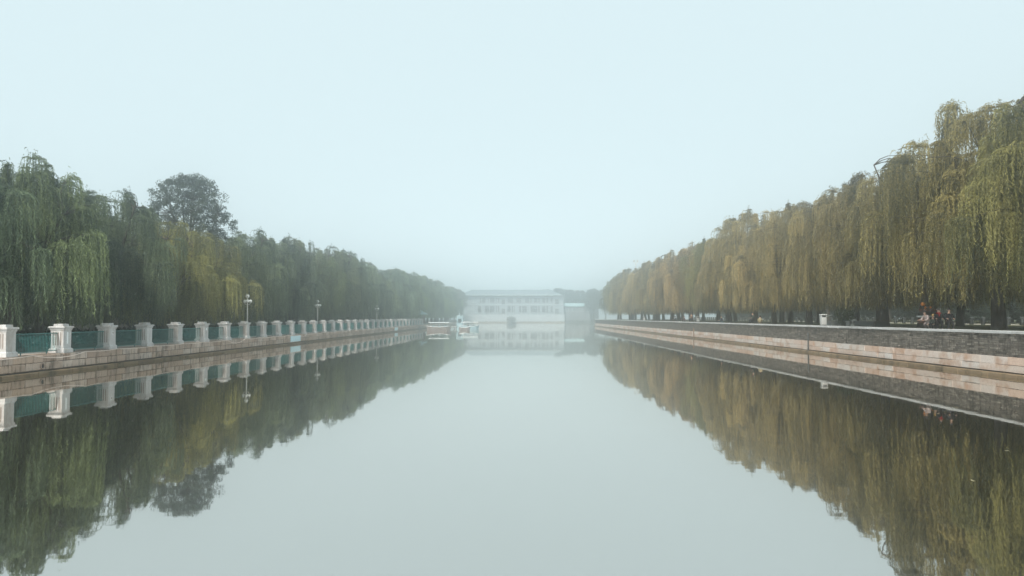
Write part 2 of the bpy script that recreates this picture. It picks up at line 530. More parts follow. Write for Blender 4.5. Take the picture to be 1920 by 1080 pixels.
span = 4.646 - 0.74
def panel(single):
    root = empty('railing_panel')
    MB().box(-.03, .03, 0, span, 1.08, 1.125).build('top_rail', M['teal'], root)
    MB().box(-.025, .025, 0, span, .125, .165).build('bottom_rail', M['teal'], root)
    for yy in (.9, span - .9):
        MB().box(-.02, .02, yy - .02, yy + .02, 0, .124).build('foot', M['teal'], root)
    n = 32
    if single:
        me = MB().tube([(0, 0, .166), (0, 0, 1.079)], .0125, 6).mesh('bar'); me.materials.append(M['teal'])
        for k in range(n):
            link('bar', me, None, root, (0, span * (k + .5) / n, 0))
    else:
        mb = MB()
        for k in range(n):
            yy = span * (k + .5) / n
            mb.box(-.012, .012, yy - .012, yy + .012, .166, 1.079)
        tag(mb.build('bars', M['teal'], root), kind='stuff')
    return root
pa, pb = panel(True), panel(False)
ua = ub = False
for i in range(len(PY) - 1):
    if i < 9:
        o = pa if not ua else copy_tree(pa); ua = True
    else:
        o = pb if not ub else copy_tree(pb); ub = True
    o.location = (XP, PY[i] + .37, ZL + 0.012)
    tag(o, 'teal metal railing panel between the %s and %s pillars from the left edge' % (ordinal(i + 1), ordinal(i + 2)), 'railing', 'teal panels of the left bank railing')

# loose cable hung along the wall top
pts = []
y = 34.0
rc = random.Random(5)
while y < 170:
    L = rc.uniform(3.2, 5.2)
    sag = rc.choice([0.03, 0.05, 0.08, 0.05, 0.22]) * (1.0 if y < 60 else 1.4)
    for k in range(8):
        t = k / 8
        pts.append((XL + 0.035 + 0.01 * math.sin(y), y + t * L, ZL + 0.012 - sag * 4 * t * (1 - t)))
    y += L
tag(MB().tube(pts, 0.022, 5).build('cable', M['cable']), 'pale loose cable sagging along the top of the left wall', 'cable')

# sign boards on the left wall
for (y, s, lab) in ((83.8, 1.85, 'long pale blue blank board on the left wall below the railing'), (152.0, 1.9, 'small far pale blue board on the left wall near the boats')):
    b = empty('sign_board', (XL + .03, y, .28)); tag(b, lab, 'sign', 'pale blue boards on the left wall')
    MB().box(0, .03, -s, s, 0, .60).build('panel', M['sign_blue'], b)
    MB().box(0.0, .04, -s - .04, s + .04, -.03, 0).box(0.0, .04, -s - .04, s + .04, .60, .63).build('frame', M['plate'], b)

# ------------------------------------------------------------------ lamps
def globe_lamp(loc, label):
    b = empty('street_lamp', loc); tag(b, label, 'lamp', 'globe lamps on the left bank')
    MB().frustum((0, 0), (.16, .16), (.12, .12), 0, .35).build('base', M['lamp_metal'], b)
    MB().tube([(0, 0, .35), (0, 0, 3.62)], [.062, .045], 10).build('pole', M['lamp_metal'], b, smooth=True)
    for k in range(4):
        a = k * math.pi / 2 + .4
        cx, cy = .27 * math.cos(a), .27 * math.sin(a)
        arm = MB().tube([(0, 0, 3.25), (cx * .6, cy * .6, 3.2), (cx, cy, 3.38)], .022, 6).build('arm', M['lamp_metal'], b)
        MB().ball((cx, cy, 3.54), .165).build('globe', M['globe'], arm, smooth=True)
    MB().tube([(0, 0, 3.62), (0, 0, 3.86)], .03, 8).build('stem', M['lamp_metal'], b)
    MB().ball((0, 0, 4.02), .19).build('globe', M['globe'], b, smooth=True)
    return b
globe_lamp((-26.45, 72.2, ZL), 'white globe street lamp with a cluster of balls, nearest clear one on left bank')
globe_lamp((-26.45, 97.4, ZL), 'white globe street lamp farther along the left bank, second clear one')
M['pale_pole'] = plain('pale_pole', (0.36, 0.33, 0.22), 0.6)
tp = empty('thin_pole', (-29.0, 56.2, ZL)); tag(tp, 'thin pale pole half hidden in willow leaves on the left bank', 'pole')
MB().tube([(0, 0, 0), (0, 0, 3.9)], [.045, .03], 8).build('shaft', M['pale_pole'], tp)
MB().ball((-.12, 0, 3.8), .1).build('lamp_head', M['globe'], tp, smooth=True)
globe_lamp((-26.5, 138.0, ZL), 'distant globe lamp in haze on the left bank')
fl = empty('floodlight_mast', (35.5, 229.0, ZR)); tag(fl, 'tall twin floodlight mast rising above the right bank willows', 'floodlight')
MB().tube([(0, 0, 0), (0, 0, 17.4)], [.2, .1], 8).build('mast', M['lamp_metal'], fl)
MB().box(-.75, .75, -.05, .05, 17.4, 17.5).build('crossarm', M['lamp_metal'], fl)
for s in (-1, 1):
    hd = MB().tube([(s * .5, -.22, 17.95), (s * .5, .12, 18.12)], [.34, .2], 12).build('lamp_head', M['lamp_metal'], fl)
    MB().box(s * .5 - .03, s * .5 + .03, -.03, .03, 17.501, 17.9).build('bracket', M['lamp_metal'], hd)

# ------------------------------------------------------------------ trees
def bezier(p0, p1, p2, n):
    return [p0 * (1 - t) ** 2 + p1 * 2 * t * (1 - t) + p2 * t * t for t in [i / n for i in range(n + 1)]]

def leaf_tris(P, D, L, W, rng):
    """P anchor points, D unit directions, lengths, widths -> loose pointed leaves"""
    n = len(P)
    S = np.cross(D, rng.normal(size=(n, 3)))
    S /= np.linalg.norm(S, axis=1, keepdims=True) + 1e-9
    V = np.empty((n, 3, 3))
    V[:, 0] = P + S * (W * .5)[:, None]
    V[:, 1] = P - S * (W * .5)[:, None]
    V[:, 2] = P + D * L[:, None]
    return V

def willow_meshes(seed, H, RR, zmin, nl, ns, lean=0.6, step=0.075):
    rng = np.random.default_rng(seed)
    rp = random.Random(seed)
    wood = MB()
    ht = H * rp.uniform(.24, .32)
    lx, ly = rp.uniform(-lean, lean), rp.uniform(-lean, lean)
    fork = Vector((lx, ly, ht))
    tr0 = .026 * H * rp.uniform(.9, 1.15)
    wood.tube([(0, 0, -.25), (lx * .05, ly * .05, .15), (lx * .3, ly * .3, ht * .4), (lx * .7, ly * .7, ht * .75), fork],
              [tr0 * 1.45, tr0 * 1.1, tr0 * .92, tr0 * .85, tr0 * .88], 9)
    limbs = []
    nlimb = rp.randint(5, 7)
    for i in range(nlimb):
        a = 2 * math.pi * (i + rp.uniform(-.3, .3)) / nlimb
        rr = RR * rp.uniform(.3, .75)
        zz = H * rp.uniform(.62, .92)
        end = Vector((lx + rr * math.cos(a), ly + rr * math.sin(a), zz))
        mid = fork.lerp(end, .5) + Vector((math.cos(a), math.sin(a), 0)) * rr * .12 + Vector((0, 0, rp.uniform(-.05, .08) * H))
        pts = bezier(fork - Vector((0, 0, .1)), mid, end, 7)
        r0 = tr0 * rp.uniform(.5, .68)
        wood.tube(pts, [r0 * (1 - .8 * k / 7) for k in range(8)], 7)
        limbs += pts[2:]
    P, D, LL, WW, T = [], [], [], [], []
    for i in range(nl):
        u = (i + rng.random()) / nl
        u = u ** 0.85
        z = H * (.27 + .68 * u)
        f = (z / H - .44) / .56
        rmax = RR * math.sqrt(max(.03, 1 - f * f)) if f > 0 else RR * (1.0 - .12 * (f / -.2))
        a = i * 2.39996 + rng.uniform(-.6, .6)
        rr = rmax * (rng.uniform(.30, 1.0) ** .40) * rng.uniform(.70, 1.22)
        if u > .90: rr *= .75
        c = Vector((lx * .8 + rr * math.cos(a), ly * .8 + rr * math.sin(a), z + rng.uniform(-.5, .5)))
        # feeding branch
        base = min(limbs, key=lambda q: (q - c).length + max(0, q.z - c.z) * 2)
        mid = base.lerp(c, rng.uniform(.35, .65)) + Vector((rng.normal(0, .35), rng.normal(0, .35), rng.uniform(.05, .35) * (c - base).length + .1))
        wood.tube(bezier(base, mid, c, 4), [.05, .038, .03, .02, .010], 5, cap=False)
        ra = rng.uniform(.45, 1.65) * (1.0 if u < .85 else .65)
        ltint = rng.normal(.45, .26)
        nst = int(ns * rng.uniform(.6, 1.35))
        for s in range(nst):
            psi = a + rng.normal(0, 1.05)
            rho = ra * rng.uniform(.04, 1.0) ** .8
            rise = ra * rng.uniform(.10, .75) * (1.15 - .75 * rho / ra) + (rng.uniform(.2, .7) if rng.random() < .06 else 0)
            top = c.z + rise
            maxdrop = top - zmin - 2.8 * rng.random() ** 1.8
            drop = min(maxdrop, rng.gamma(2.4, .62) * (.70 + 1.0 * (1 - u)) + .4)
            if drop < .4: continue
            drop *= rng.uniform(.82, 1.0)
            # arch then fall
            n_arch = max(4, int(rho * 1.5 / step))
            ta = (np.arange(n_arch) + rng.random(n_arch)) / n_arch
            xa = rho * np.sin(ta * math.pi / 2)
            za = rise * np.sin(np.minimum(ta * 1.25, 1) * math.pi * .5) * (1 - ta ** 3) - .55 * rho * ta ** 3
            n_f = max(4, int(drop / step))
            tf = (np.arange(n_f) + rng.random(n_f)) / n_f
            sway = rng.normal(0, .05) * drop
            xf = rho + .10 * (1 - np.exp(-tf * 3)) + sway * tf ** 2
            zf = -.55 * rho - tf * drop
            x = np.concatenate([xa, xf]); zz = np.concatenate([za, zf])
            lat = rng.normal(0, .04) * np.concatenate([np.zeros(n_arch), tf ** 2 * drop]) + rng.normal(0, .02, len(x))
            pts = np.stack([c.x + x * math.cos(psi) - lat * math.sin(psi), c.y + x * math.sin(psi) + lat * math.cos(psi), c.z + zz], 1)
            keep = pts[:, 2] > zmin * .8
            pts = pts[keep]
            n = len(pts)
            if n < 3: continue
            tang = np.concatenate([np.stack([np.cos(ta * 1.5), -np.sin(ta * 1.5)], 1), np.tile([[.05, -1.0]], (n_f, 1))])[keep]
            d = np.stack([tang[:, 0] * math.cos(psi), tang[:, 0] * math.sin(psi), tang[:, 1]], 1) + rng.normal(0, .40, (n, 3))
            d /= np.linalg.norm(d, axis=1, keepdims=True)
            tpos = np.concatenate([ta * 0, tf])[keep]
            P.append(pts); D.append(d)
            LL.append(rng.uniform(.13, .27, n)); WW.append(rng.uniform(.032, .058, n))
            T.append(np.clip(ltint + rng.normal(0, .16) + rng.normal(0, .10, n) + .12 * (tpos - .4), 0, 1))
    P, D, LL, WW, T = map(np.concatenate, (P, D, LL, WW, T))
    return wood.mesh('trunk', True), tri_mesh('crown', leaf_tris(P, D, LL, WW, rng), T)

def broadleaf_meshes(seed, H, RR, clumps, per, leaf=.22, base_h=.3, clump_r=.75, flat=1.0):
    rng = np.random.default_rng(seed)
    rp = random.Random(seed)
    wood = MB()
    ht = H * base_h
    r0 = .020 * H
    wood.tube([(0, 0, -.25), (0, 0, .2), (.1, .05, ht * .6), (.15, .0, ht)], [r0 * 1.5, r0 * 1.1, r0, r0 * .9], 9)
    fork = Vector((.15, 0, ht))
    tips = []
    n1 = rp.randint(5, 7)
    for i in range(n1):
        a = 2 * math.pi * (i + rp.uniform(-.3, .3)) / n1
        rr = RR * rp.uniform(.25, .7)
        zz = H * rp.uniform(.6, .93)
        if i == 0: rr *= .2; zz = H * .93
        e = Vector((rr * math.cos(a), rr * math.sin(a), zz))
        m = fork.lerp(e, .5) + Vector((math.cos(a), math.sin(a), 0)) * rr * .2
        pts = bezier(fork - Vector((0, 0, .1)), m, e, 6)
        wood.tube(pts, [r0 * .6 * (1 - .8 * k / 6) for k in range(7)], 7)
        tips += pts[2:]
    P, D, LL, WW, T = [], [], [], [], []
    for i in range(clumps):
        u = (i + rng.random()) / clumps
        zc = H * (base_h + .12 + (.985 - base_h - .12) * u)
        mid = H * (.58 + base_h * .25)
        f = (zc - mid) / (H * 1.0 - mid) if zc > mid else (zc - mid) / (mid - H * base_h)
        rmax = RR * math.sqrt(max(.04, 1 - f * f))
        a = i * 2.39996 + rng.uniform(-.7, .7)
        rr = rmax * math.sqrt(rng.uniform(.12, 1.0)) * rng.uniform(.85, 1.12)
        c = Vector((rr * math.cos(a), rr * math.sin(a), zc))
        base = min(tips, key=lambda q: (q - c).length + max(0, q.z - c.z) * 1.5)
        wood.tube(bezier(base, base.lerp(c, .5) + Vector((0, 0, .15)), c, 3), [.05, .035, .02, .01], 4, cap=False)
        n = int(per * rng.uniform(.6, 1.4))
        q = rng.normal(size=(n, 3))
        q /= np.linalg.norm(q, axis=1, keepdims=True)
        q *= (rng.random(n) ** .45)[:, None] * clump_r * rng.uniform(.7, 1.3)
        q[:, 2] *= .7 * flat
        P.append(np.array(c) + q)
        d = rng.normal(size=(n, 3)) + np.array([0, 0, -.3])
        D.append(d / np.linalg.norm(d, axis=1, keepdims=True))
        LL.append(rng.uniform(.7, 1.3, n) * leaf); WW.append(rng.uniform(.5, .9, n) * leaf)
        T.append(np.clip(rng.normal(.45, .2) + rng.normal(0, .12, n), 0, 1))
    P, D, LL, WW, T = map(np.concatenate, (P, D, LL, WW, T))
    return wood.mesh('trunk', True), tri_mesh('crown', leaf_tris(P, D, LL, WW, rng), T)

def conifer_meshes(seed, H, RR, tiers=22, leaf=.3):
    rng = np.random.default_rng(seed)
    wood = MB()
    wood.tube([(0, 0, -.2), (0, 0, H * .5), (0, 0, H)], [.02 * H, .012 * H, .01], 8)
    P, D, LL, WW, T = [], [], [], [], []
    for i in range(tiers):
        z = H * (.12 + .86 * i / tiers)
        rr = RR * (1 - (z / H)) ** .75 + .15
        for k in range(7):
            a = k * .9 + i * 1.7 + rng.uniform(-.3, .3)
            L = rr * rng.uniform(.65, 1.15)
            e = Vector((L * math.cos(a), L * math.sin(a), z - .12 * L))
            wood.tube([(0, 0, z), e], [.03, .01], 4, cap=False)
            n = int(26 * L + 10)
            t = rng.random(n) ** .7
            q = np.stack([t * e.x, t * e.y, z + t * (e.z - z)], 1) + rng.normal(0, .13, (n, 3))
            P.append(q)
            d = np.stack([np.full(n, math.cos(a)), np.full(n, math.sin(a)), np.full(n, -.1)], 1) + rng.normal(0, .5, (n, 3))
            D.append(d / np.linalg.norm(d, axis=1, keepdims=True))
            LL.append(rng.uniform(.7, 1.3, n) * leaf); WW.append(rng.uniform(.2, .4, n) * leaf)
            T.append(np.clip(rng.normal(.4, .15, n), 0, 1))
    P, D, LL, WW, T = map(np.concatenate, (P, D, LL, WW, T))
    return wood.mesh('trunk', True), tri_mesh('crown', leaf_tris(P, D, LL, WW, rng), T)

rshape = random.Random(77)
def place_tree(name, meshes, loc, rz, s, color, label, group, leafm='leaf'):
    wood, crown = meshes
    if not wood.materials: wood.materials.append(M['bark'])
    if not crown.materials: crown.materials.append(M[leafm])
    o = empty(name, loc, rz)
    o.scale = s if hasattr(s, '__len__') else (s * rshape.uniform(.86, 1.2), s * rshape.uniform(.86, 1.2), s)
    link('trunk', wood, None, o)
    c = link('crown', crown, None, o)
    c.color = (*color, 1)
    tag(o, label, 'tree', group)
    return o

WLs = [willow_meshes(100 + i, 13.0, 4.7, 1.9, 92, 40) for i in range(4)]       # left: long green curtains
WRs = [willow_meshes(200 + i, 15.0, 5.2, 2.0, 112, 42) for i in range(4)]       # right: taller, higher skirts
BLs = [broadleaf_meshes(300 + i, 14.0, 4.6, 230, 75, .27) for i in range(3)]
BIG = broadleaf_meshes(350, 18.6, 5.0, 380, 70, .18, .42, .55)
CON = conifer_meshes(360, 14.2, 2.6)

def jit(c, r, k=.12):
    f = 1 + r.uniform(-k, k)
    return tuple(max(.01, x * f * (1 + r.uniform(-k * .5, k * .5))) for x in c)

rt = random.Random(42)
# left front row of willows
Lgreen, Lyel, Lblue = (.106, .140, .098), (.185, .196, .098), (.098, .138, .114)
ys = [39.5, 44.2, 49.5, 57.0, 65.0, 70.5, 78.5, 86.5, 95.0, 104.0]
while ys[-1] < 330: ys.append(ys[-1] + rt.uniform(7.2, 11.5))
for i, y in enumerate(ys):
    x = -31.3 + rt.uniform(-.7, .5)
    Ht = 12.2 + rt.uniform(-.7, .7)
    if i in (4, 5, 6): Ht = 10.9 + rt.uniform(-.4, .4)
    if y > 85: Ht = 13.0 + rt.uniform(-2.1, 1.7)
    if y > 170: Ht = 14.2 + rt.uniform(-.8, .8)
    c = jit(Lyel if i in (4, 5) else (Lblue if rt.random() < .4 else Lgreen), rt)
    if y > 140: c = tuple(v * 1.4 for v in c)  # distant crowns coloured paler, haze brightness put into the leaf colour
    lab = '%s willow of the left bank front row, %s from the near end' % ('yellowish green' if i in (4, 5) else 'green', ordinal(i + 1))
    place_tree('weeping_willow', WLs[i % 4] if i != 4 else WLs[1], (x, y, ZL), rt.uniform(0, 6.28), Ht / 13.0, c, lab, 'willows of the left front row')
# left back row
yb = 46.0
k = 0
while yb < 215:
    k += 1
    place_tree('weeping_willow', WLs[(k * 3) % 4], (-37.5 + rt.uniform(-1, 1), yb, ZL), rt.uniform(0, 6.28), (12.0 + rt.uniform(-.6, .9)) / 13.0, jit(Lgreen, rt),
               'dark green willow of the left bank back row, %s from the near end' % ordinal(k), 'willows of the left back row')
    yb += rt.uniform(7.5, 9.0)
place_tree('tall_tree', BIG, (-38.5, 86.0, ZL), 1.0, 1.0, (.062, .078, .062), 'tall round grey-green tree rising above the willows on the left', None, 'leaf_plain')
place_tree('conifer_tree', CON, (-41.0, 61.0, ZL), 0.0, 1.0, (.040, .060, .046), 'dark narrow conifer top above the willows at the far left edge', None, 'leaf_plain')
k = 0
for y, x, h in [(190, -40, 15), (212, -36, 15.5), (236, -38, 16.0), (258, -35, 16.2), (282, -38, 16.0), (300, -34, 16.5), (322, -37, 16.5), (345, -33, 16.0), (368, -31, 15.5), (386, -34, 14.5)]:
    k += 1
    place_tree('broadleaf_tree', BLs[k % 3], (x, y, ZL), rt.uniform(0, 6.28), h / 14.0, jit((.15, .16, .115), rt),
               'hazy round-topped tree far along the left bank, %s behind the willows' % ordinal(k), 'far broadleaf trees on the left bank', 'leaf_plain')

# right front row of willows
Rol, Rgr, Rgold = (.232, .206, .130), (.178, .170, .104), (.262, .222, .142)
ys = [40.0, 48.0, 56.4, 64.5, 73.0, 81.5, 90.0]
while ys[-1] < 234: ys.append(ys[-1] + rt.uniform(6.8, 10.6))
for i, y in enumerate(ys):
    x = 31.0 + rt.uniform(-.8, .8)
    Ht = [14.4, 15.3, 13.6, 13.9, 13.8, 14.0][i] if i < 6 else 14.2 + rt.uniform(-1.9, 1.5)
    base = [Rgr, Rgr, Rgr, Rgr, Rol, Rol][i] if i < 6 else rt.choice([Rol, Rgold, Rol, Rgr])
    word = {Rol: 'olive brown', Rgr: 'olive green', Rgold: 'golden brown'}[base]
    place_tree('weeping_willow', WRs[(i * 3 + 1) % 4], (x, y, ZR), rt.uniform(0, 6.28), Ht / 15.0, jit(base, rt, .1),
               '%s willow of the right bank front row, %s from the near end' % (word, ordinal(i + 1)), 'willows of the right front row')
yb, k = 50.0, 0
while yb < 238:
    k += 1
    place_tree('weeping_willow', WRs[(k * 3) % 4], (39.5 + rt.uniform(-1, 1.2), yb, ZR), rt.uniform(0, 6.28), (13.4 + rt.uniform(-.8, .8)) / 15.0, jit(Rgr, rt),
               'shaded willow of the right bank back row, %s from the near end' % ordinal(k), 'willows of the right back row')
    yb += rt.uniform(7.5, 9.5)
k = 0
for y, x, h in [(78, 60, 13), (92, 62, 14), (108, 60, 13), (126, 62, 14), (146, 60, 14), (170, 60, 14)]:
    k += 1
    place_tree('broadleaf_tree', BLs[k % 3], (x, y, ZR), rt.uniform(0, 6.28), h / 14.0, jit((.045, .060, .045), rt),
               'dark tree deep behind the right bank fence, %s from the right edge' % ordinal(k), 'dark trees behind the right fence', 'leaf_plain')
for i, (y, x) in enumerate([(92, 54.5), (92, 60.0)]):
    place_tree('conical_cedar', CON, (x, y, ZR), i * 1.3, (1.35, 1.35, .40), (.10, .13, .125),
               ['low grey-green conical cedar behind the fence, nearer the seated people', 'low grey-green conical cedar behind the fence at the right edge'][i], 'conical cedars behind the right fence', 'leaf_plain')
# far end trees behind the buildings
k = 0
for x, y, h in [(-40, 428, 15.5), (-20, 436, 16), (-4, 440, 16.5), (8, 436, 17.2), (15, 432, 17.6), (22, 430, 18.2), (28, 432, 17.5), (35, 436, 17.2), (42, 428, 17.8), (48, 420, 17.5), (-52, 420, 15), (40, 404, 15.5)]:
    k += 1
    place_tree('broadleaf_tree', BLs[k % 3], (x, y, 1.2), rt.uniform(0, 6.28), h / 14.0, jit((.075, .085, .06), rt),
               'hazy tree behind the far buildings, %s counted over the canal end' % ordinal(k), 'trees behind the far buildings', 'leaf_plain')

# dense undergrowth closing the view behind the tree rows
def thicket(name, x0, x1, y0, y1, z, h, n, color, label):
    rng = np.random.default_rng(hash(name) % 1000 if False else len(label))
    c = np.stack([rng.uniform(x0, x1, n // 60), rng.uniform(y0, y1, n // 60)], 1)
    hh = h * rng.uniform(.55, 1.1, len(c))
    idx = rng.integers(0, len(c), n)
    q = rng.normal(size=(n, 3)); q /= np.linalg.norm(q, axis=1, keepdims=True)
    q *= (rng.random(n) ** .4)[:, None]
    P = np.stack([c[idx, 0] + q[:, 0] * 1.3, c[idx, 1] + q[:, 1] * 1.5, z + hh[idx] * (.5 + .5 * q[:, 2])], 1)
    d = rng.normal(size=(n, 3)); d /= np.linalg.norm(d, axis=1, keepdims=True)
    T = np.clip(rng.normal(.4, .2, len(c))[idx] + rng.normal(0, .1, n), 0, 1)
    me = tri_mesh(name, leaf_tris(P, d, rng.uniform(.25, .5, n), rng.uniform(.18, .34, n), rng), T)
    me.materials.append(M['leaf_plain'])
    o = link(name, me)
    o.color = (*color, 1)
    return tag(o, label, 'shrubs', kind='stuff')
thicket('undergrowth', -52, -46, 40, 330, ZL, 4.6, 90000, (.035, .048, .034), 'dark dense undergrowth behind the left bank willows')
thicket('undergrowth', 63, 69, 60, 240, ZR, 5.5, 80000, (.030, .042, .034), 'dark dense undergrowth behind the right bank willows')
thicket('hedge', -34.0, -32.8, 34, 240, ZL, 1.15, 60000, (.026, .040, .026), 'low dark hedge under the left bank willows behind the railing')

# ------------------------------------------------------------------ far buildings
M['far_wall'] = plain('far_wall', (0.22, 0.25, 0.265), 0.95, var=0.08, scale=.4, spec=0.0)
M['far_wall2'] = plain('far_wall2', (0.15, 0.15, 0.15), 0.95, var=0.1, scale=.4, spec=0.0)
M['far_base'] = plain('far_base', (0.30, 0.32, 0.33), 0.95, var=0.06, scale=.4, spec=0.0)
M['roof_tile'] = plain('roof_tile', (0.16, 0.20, 0.22), 0.95, var=0.08, scale=.6, spec=0.0)
M['roof_pale'] = plain('roof_pale', (0.36, 0.50, 0.52), 0.95, var=0.05, scale=.6, spec=0.0)
M['eave'] = plain('eave', (0.40, 0.43, 0.43), 0.95, var=0.04, spec=0.0)
M['eave_dark'] = plain('eave_dark', (0.07, 0.055, 0.05), 0.8)
M['pane'] = plain('pane', (0.02, 0.024, 0.026), 0.15, var=0.3, spec=.6)
M['frame'] = plain('frame', (0.20, 0.17, 0.15), 0.6)
M['white'] = plain('white', (0.55, 0.57, 0.57), 0.5, var=0.04)
PX = lambda zx: (zx / 6 + 860 - 975) / 3.5
PZ = lambda zy: 3 + (594.5 - (500 + zy / 6)) / 3.5
YB = 400.0
bd = empty('lakeside_hall', (0, YB, 0)); tag(bd, 'long two-storey pale hall with grey tiled roof at the canal end', 'building')
x0, x1 = -31.5, PX(1180)
MB().box(x0, x1, 0, 14, 4.4, 14.4).build('wall', M['far_wall'], bd)
MB().box(x0 - .4, x1 + .4, -1.4, 14.5, 0.6, 4.4).build('terrace', M['far_base'], bd)
MB().box(x0 - .5, x1 + .5, -2.2, 15, -1.4, 0.6).build('footing', M['ledge'], bd)
MB().box(x0, x1, -.25, 0, 9.55, 9.85).build('string_course', M['eave'], bd)
rf = MB()
ex0, ex1, rx0, rx1 = x0 - 1.2, PX(1165), x0 + 4.5, PX(1050)
rf.add([(ex0, -2.2, 14.75), (ex1, -2.2, 14.75), (ex1, 16.2, 14.75), (ex0, 16.2, 14.75), (rx0, 7, 17.6), (rx1, 7, 17.6)],
       [(0, 1, 5, 4), (2, 3, 4, 5), (1, 2, 5), (3, 0, 4), (3, 2, 1, 0)])
rfo = rf.build('roof', M['roof_tile'], bd)
MB().box(rx0, rx1, 6.8, 7.2, 17.58, 17.85).build('ridge', M['roof_tile'], rfo)
MB().box(ex0, ex1, -2.25, -2.05, 14.55, 14.86).build('eave', M['eave'], rfo)
MB().box(x0, x1 - .6, -.9, 0, 13.75, 14.5).build('bracket_band', M['eave_dark'], bd)
for k in range(12):
    xx = x0 + 2.2 + k * (x1 - x0 - 3) / 12
    MB().box(xx - .22, xx + .22, -.3, -.02, 4.45, 13.7).build('pilaster', M['far_base'], bd)
wins = []
for a, b in [(240, 300), (335, 400), (425, 455), (555, 625), (650, 715), (750, 820), (850, 910), (940, 1005), (1035, 1055)]:
    wins.append((a, b, 356, 402))
for a, b in [(220, 255), (295, 400), (425, 455), (550, 580), (600, 630), (680, 765), (810, 910), (940, 1005), (1035, 1055)]:
    wins.append((a, b, 445, 510))
for a, b in [(485, 520), (1085, 1125)]:
    wins += [(a, b, 370, 420), (a, b, 474, 526)]
for a, b, t, bt in wins:
    X0, X1, Z1, Z0 = PX(a), PX(b), PZ(t), PZ(bt)
    w = MB().box(X0 - .12, X0, -.34, 0, Z0, Z1).box(X1, X1 + .12, -.34, 0, Z0, Z1).box(X0 - .12, X1 + .12, -.34, 0, Z1, Z1 + .14).box(X0 - .2, X1 + .2, -.42, 0, Z0 - .16, Z0).build('window', M['frame'], bd)
    MB().box(X0 + .002, X1 - .002, -.10, -.003, Z0 + .002, Z1 - .002).build('pane', M['pane'], w)
    n = max(1, int((X1 - X0) / 1.1))
    mb = MB()
    for q in range(1, n):
        xx = X0 + (X1 - X0) * q / n
        mb.box(xx - .05, xx + .05, -.16, -.101, Z0 + .003, Z1 - .003)
    mb.box(X0 + .003, X1 - .003, -.155, -.102, (Z0 * .35 + Z1 * .65) - .05, (Z0 * .35 + Z1 * .65) + .05)
    mb.build('glazing_bars', M['frame'], w)
# annex on the right
an = empty('waterside_annex', (0, 406, 0)); tag(an, 'low brown annex with pale blue roof right of the hall', 'building')
ax0, ax1 = PX(1184), PX(1492)
MB().box(ax0, ax1, 0, 9, -1.4, PZ(448)).build('wall', M['far_wall2'], an)
rr_ = MB().add([(ax0 - .6, -1.2, PZ(446)), (ax1 + .6, -1.2, PZ(446)), (ax1 + .6, 10, PZ(446)), (ax0 - .6, 10, PZ(446)), (ax0 - .6, 4.5, PZ(408)), (ax1 + .6, 4.5, PZ(408))],
               [(0, 1, 5, 4), (2, 3, 4, 5), (1, 2, 5), (3, 0, 4), (3, 2, 1, 0)]).build('roof', M['roof_pale'], an)
for a in (1205, 1285, 1370, 1440):
    w = MB().box(PX(a), PX(a + 40), -.12, 0, PZ(502), PZ(462)).build('window', M['white'], an)
    for s in (0, 1):
        MB().box(PX(a + 4 + s * 18), PX(a + 18 + s * 18), -.15, -.121, PZ(498), PZ(466)).build('pane', M['pane'], w)
an2 = empty('small_lodge', (0, 412, 0)); tag(an2, 'small pale lodge half hidden by the right bank trees at the canal end', 'building')
bx0, bx1 = PX(1498), PX(1600)
MB().box(bx0, bx1, 0, 7, -1.4, PZ(462)).build('wall', M['far_wall'], an2)
MB().add([(bx0 - .5, -1, PZ(462)), (bx1 + .5, -1, PZ(462)), (bx1 + .5, 8, PZ(462)), (bx0 - .5, 8, PZ(462)), (bx0 - .5, 3.5, PZ(436)), (bx1 + .5, 3.5, PZ(436))],
         [(0, 1, 5, 4), (2, 3, 4, 5), (1, 2, 5), (3, 0, 4), (3, 2, 1, 0)]).build('roof', M['roof_pale'], an2)
w = MB().box(PX(1520), PX(1560), -.12, 0, PZ(502), PZ(470)).build('window', M['white'], an2)
MB().box(PX(1524), PX(1556), -.15, -.121, PZ(498), PZ(474)).build('pane', M['pane'], w)
# shrub on the water's edge before the hall
def shrub(name, loc, r0, h, n, color, label, cat='shrub', seed=1):
    rng = np.random.default_rng(seed)
    q = rng.normal(size=(n, 3)); q /= np.linalg.norm(q, axis=1, keepdims=True); q *= (rng.random(n) ** .45)[:, None]
    P = np.stack([q[:, 0] * r0, q[:, 1] * r0, h * (.55 + .5 * q[:, 2])], 1)
    d = rng.normal(size=(n, 3)) + np.array([0, 0, .6]); d /= np.linalg.norm(d, axis=1, keepdims=True)
    o = empty(name, loc); tag(o, label, cat)
    mb = MB()
    for k in range(7):
        a = k * .9
        mb.tube([(0, 0, -.05), (.5 * r0 * math.cos(a), .5 * r0 * math.sin(a), h * .7)], [.04 * r0, .012 * r0], 5)
    mb.build('stem', M['bark'], o)
    me = tri_mesh('foliage', leaf_tris(P, d, rng.uniform(.12, .3, n) * r0, rng.uniform(.06, .13, n) * r0, rng), np.clip(rng.normal(.5, .2, n), 0, 1))
    me.materials.append(M['leaf_plain'])
    f = link('foliage', me, None, o); f.color = (*color, 1)
    return o
shrub('waterside_shrub', (-4.6, 397.3, .05), 2.6, 3.0, 1500, (.11, .09, .06), 'brown shrub on the water edge before the far hall')

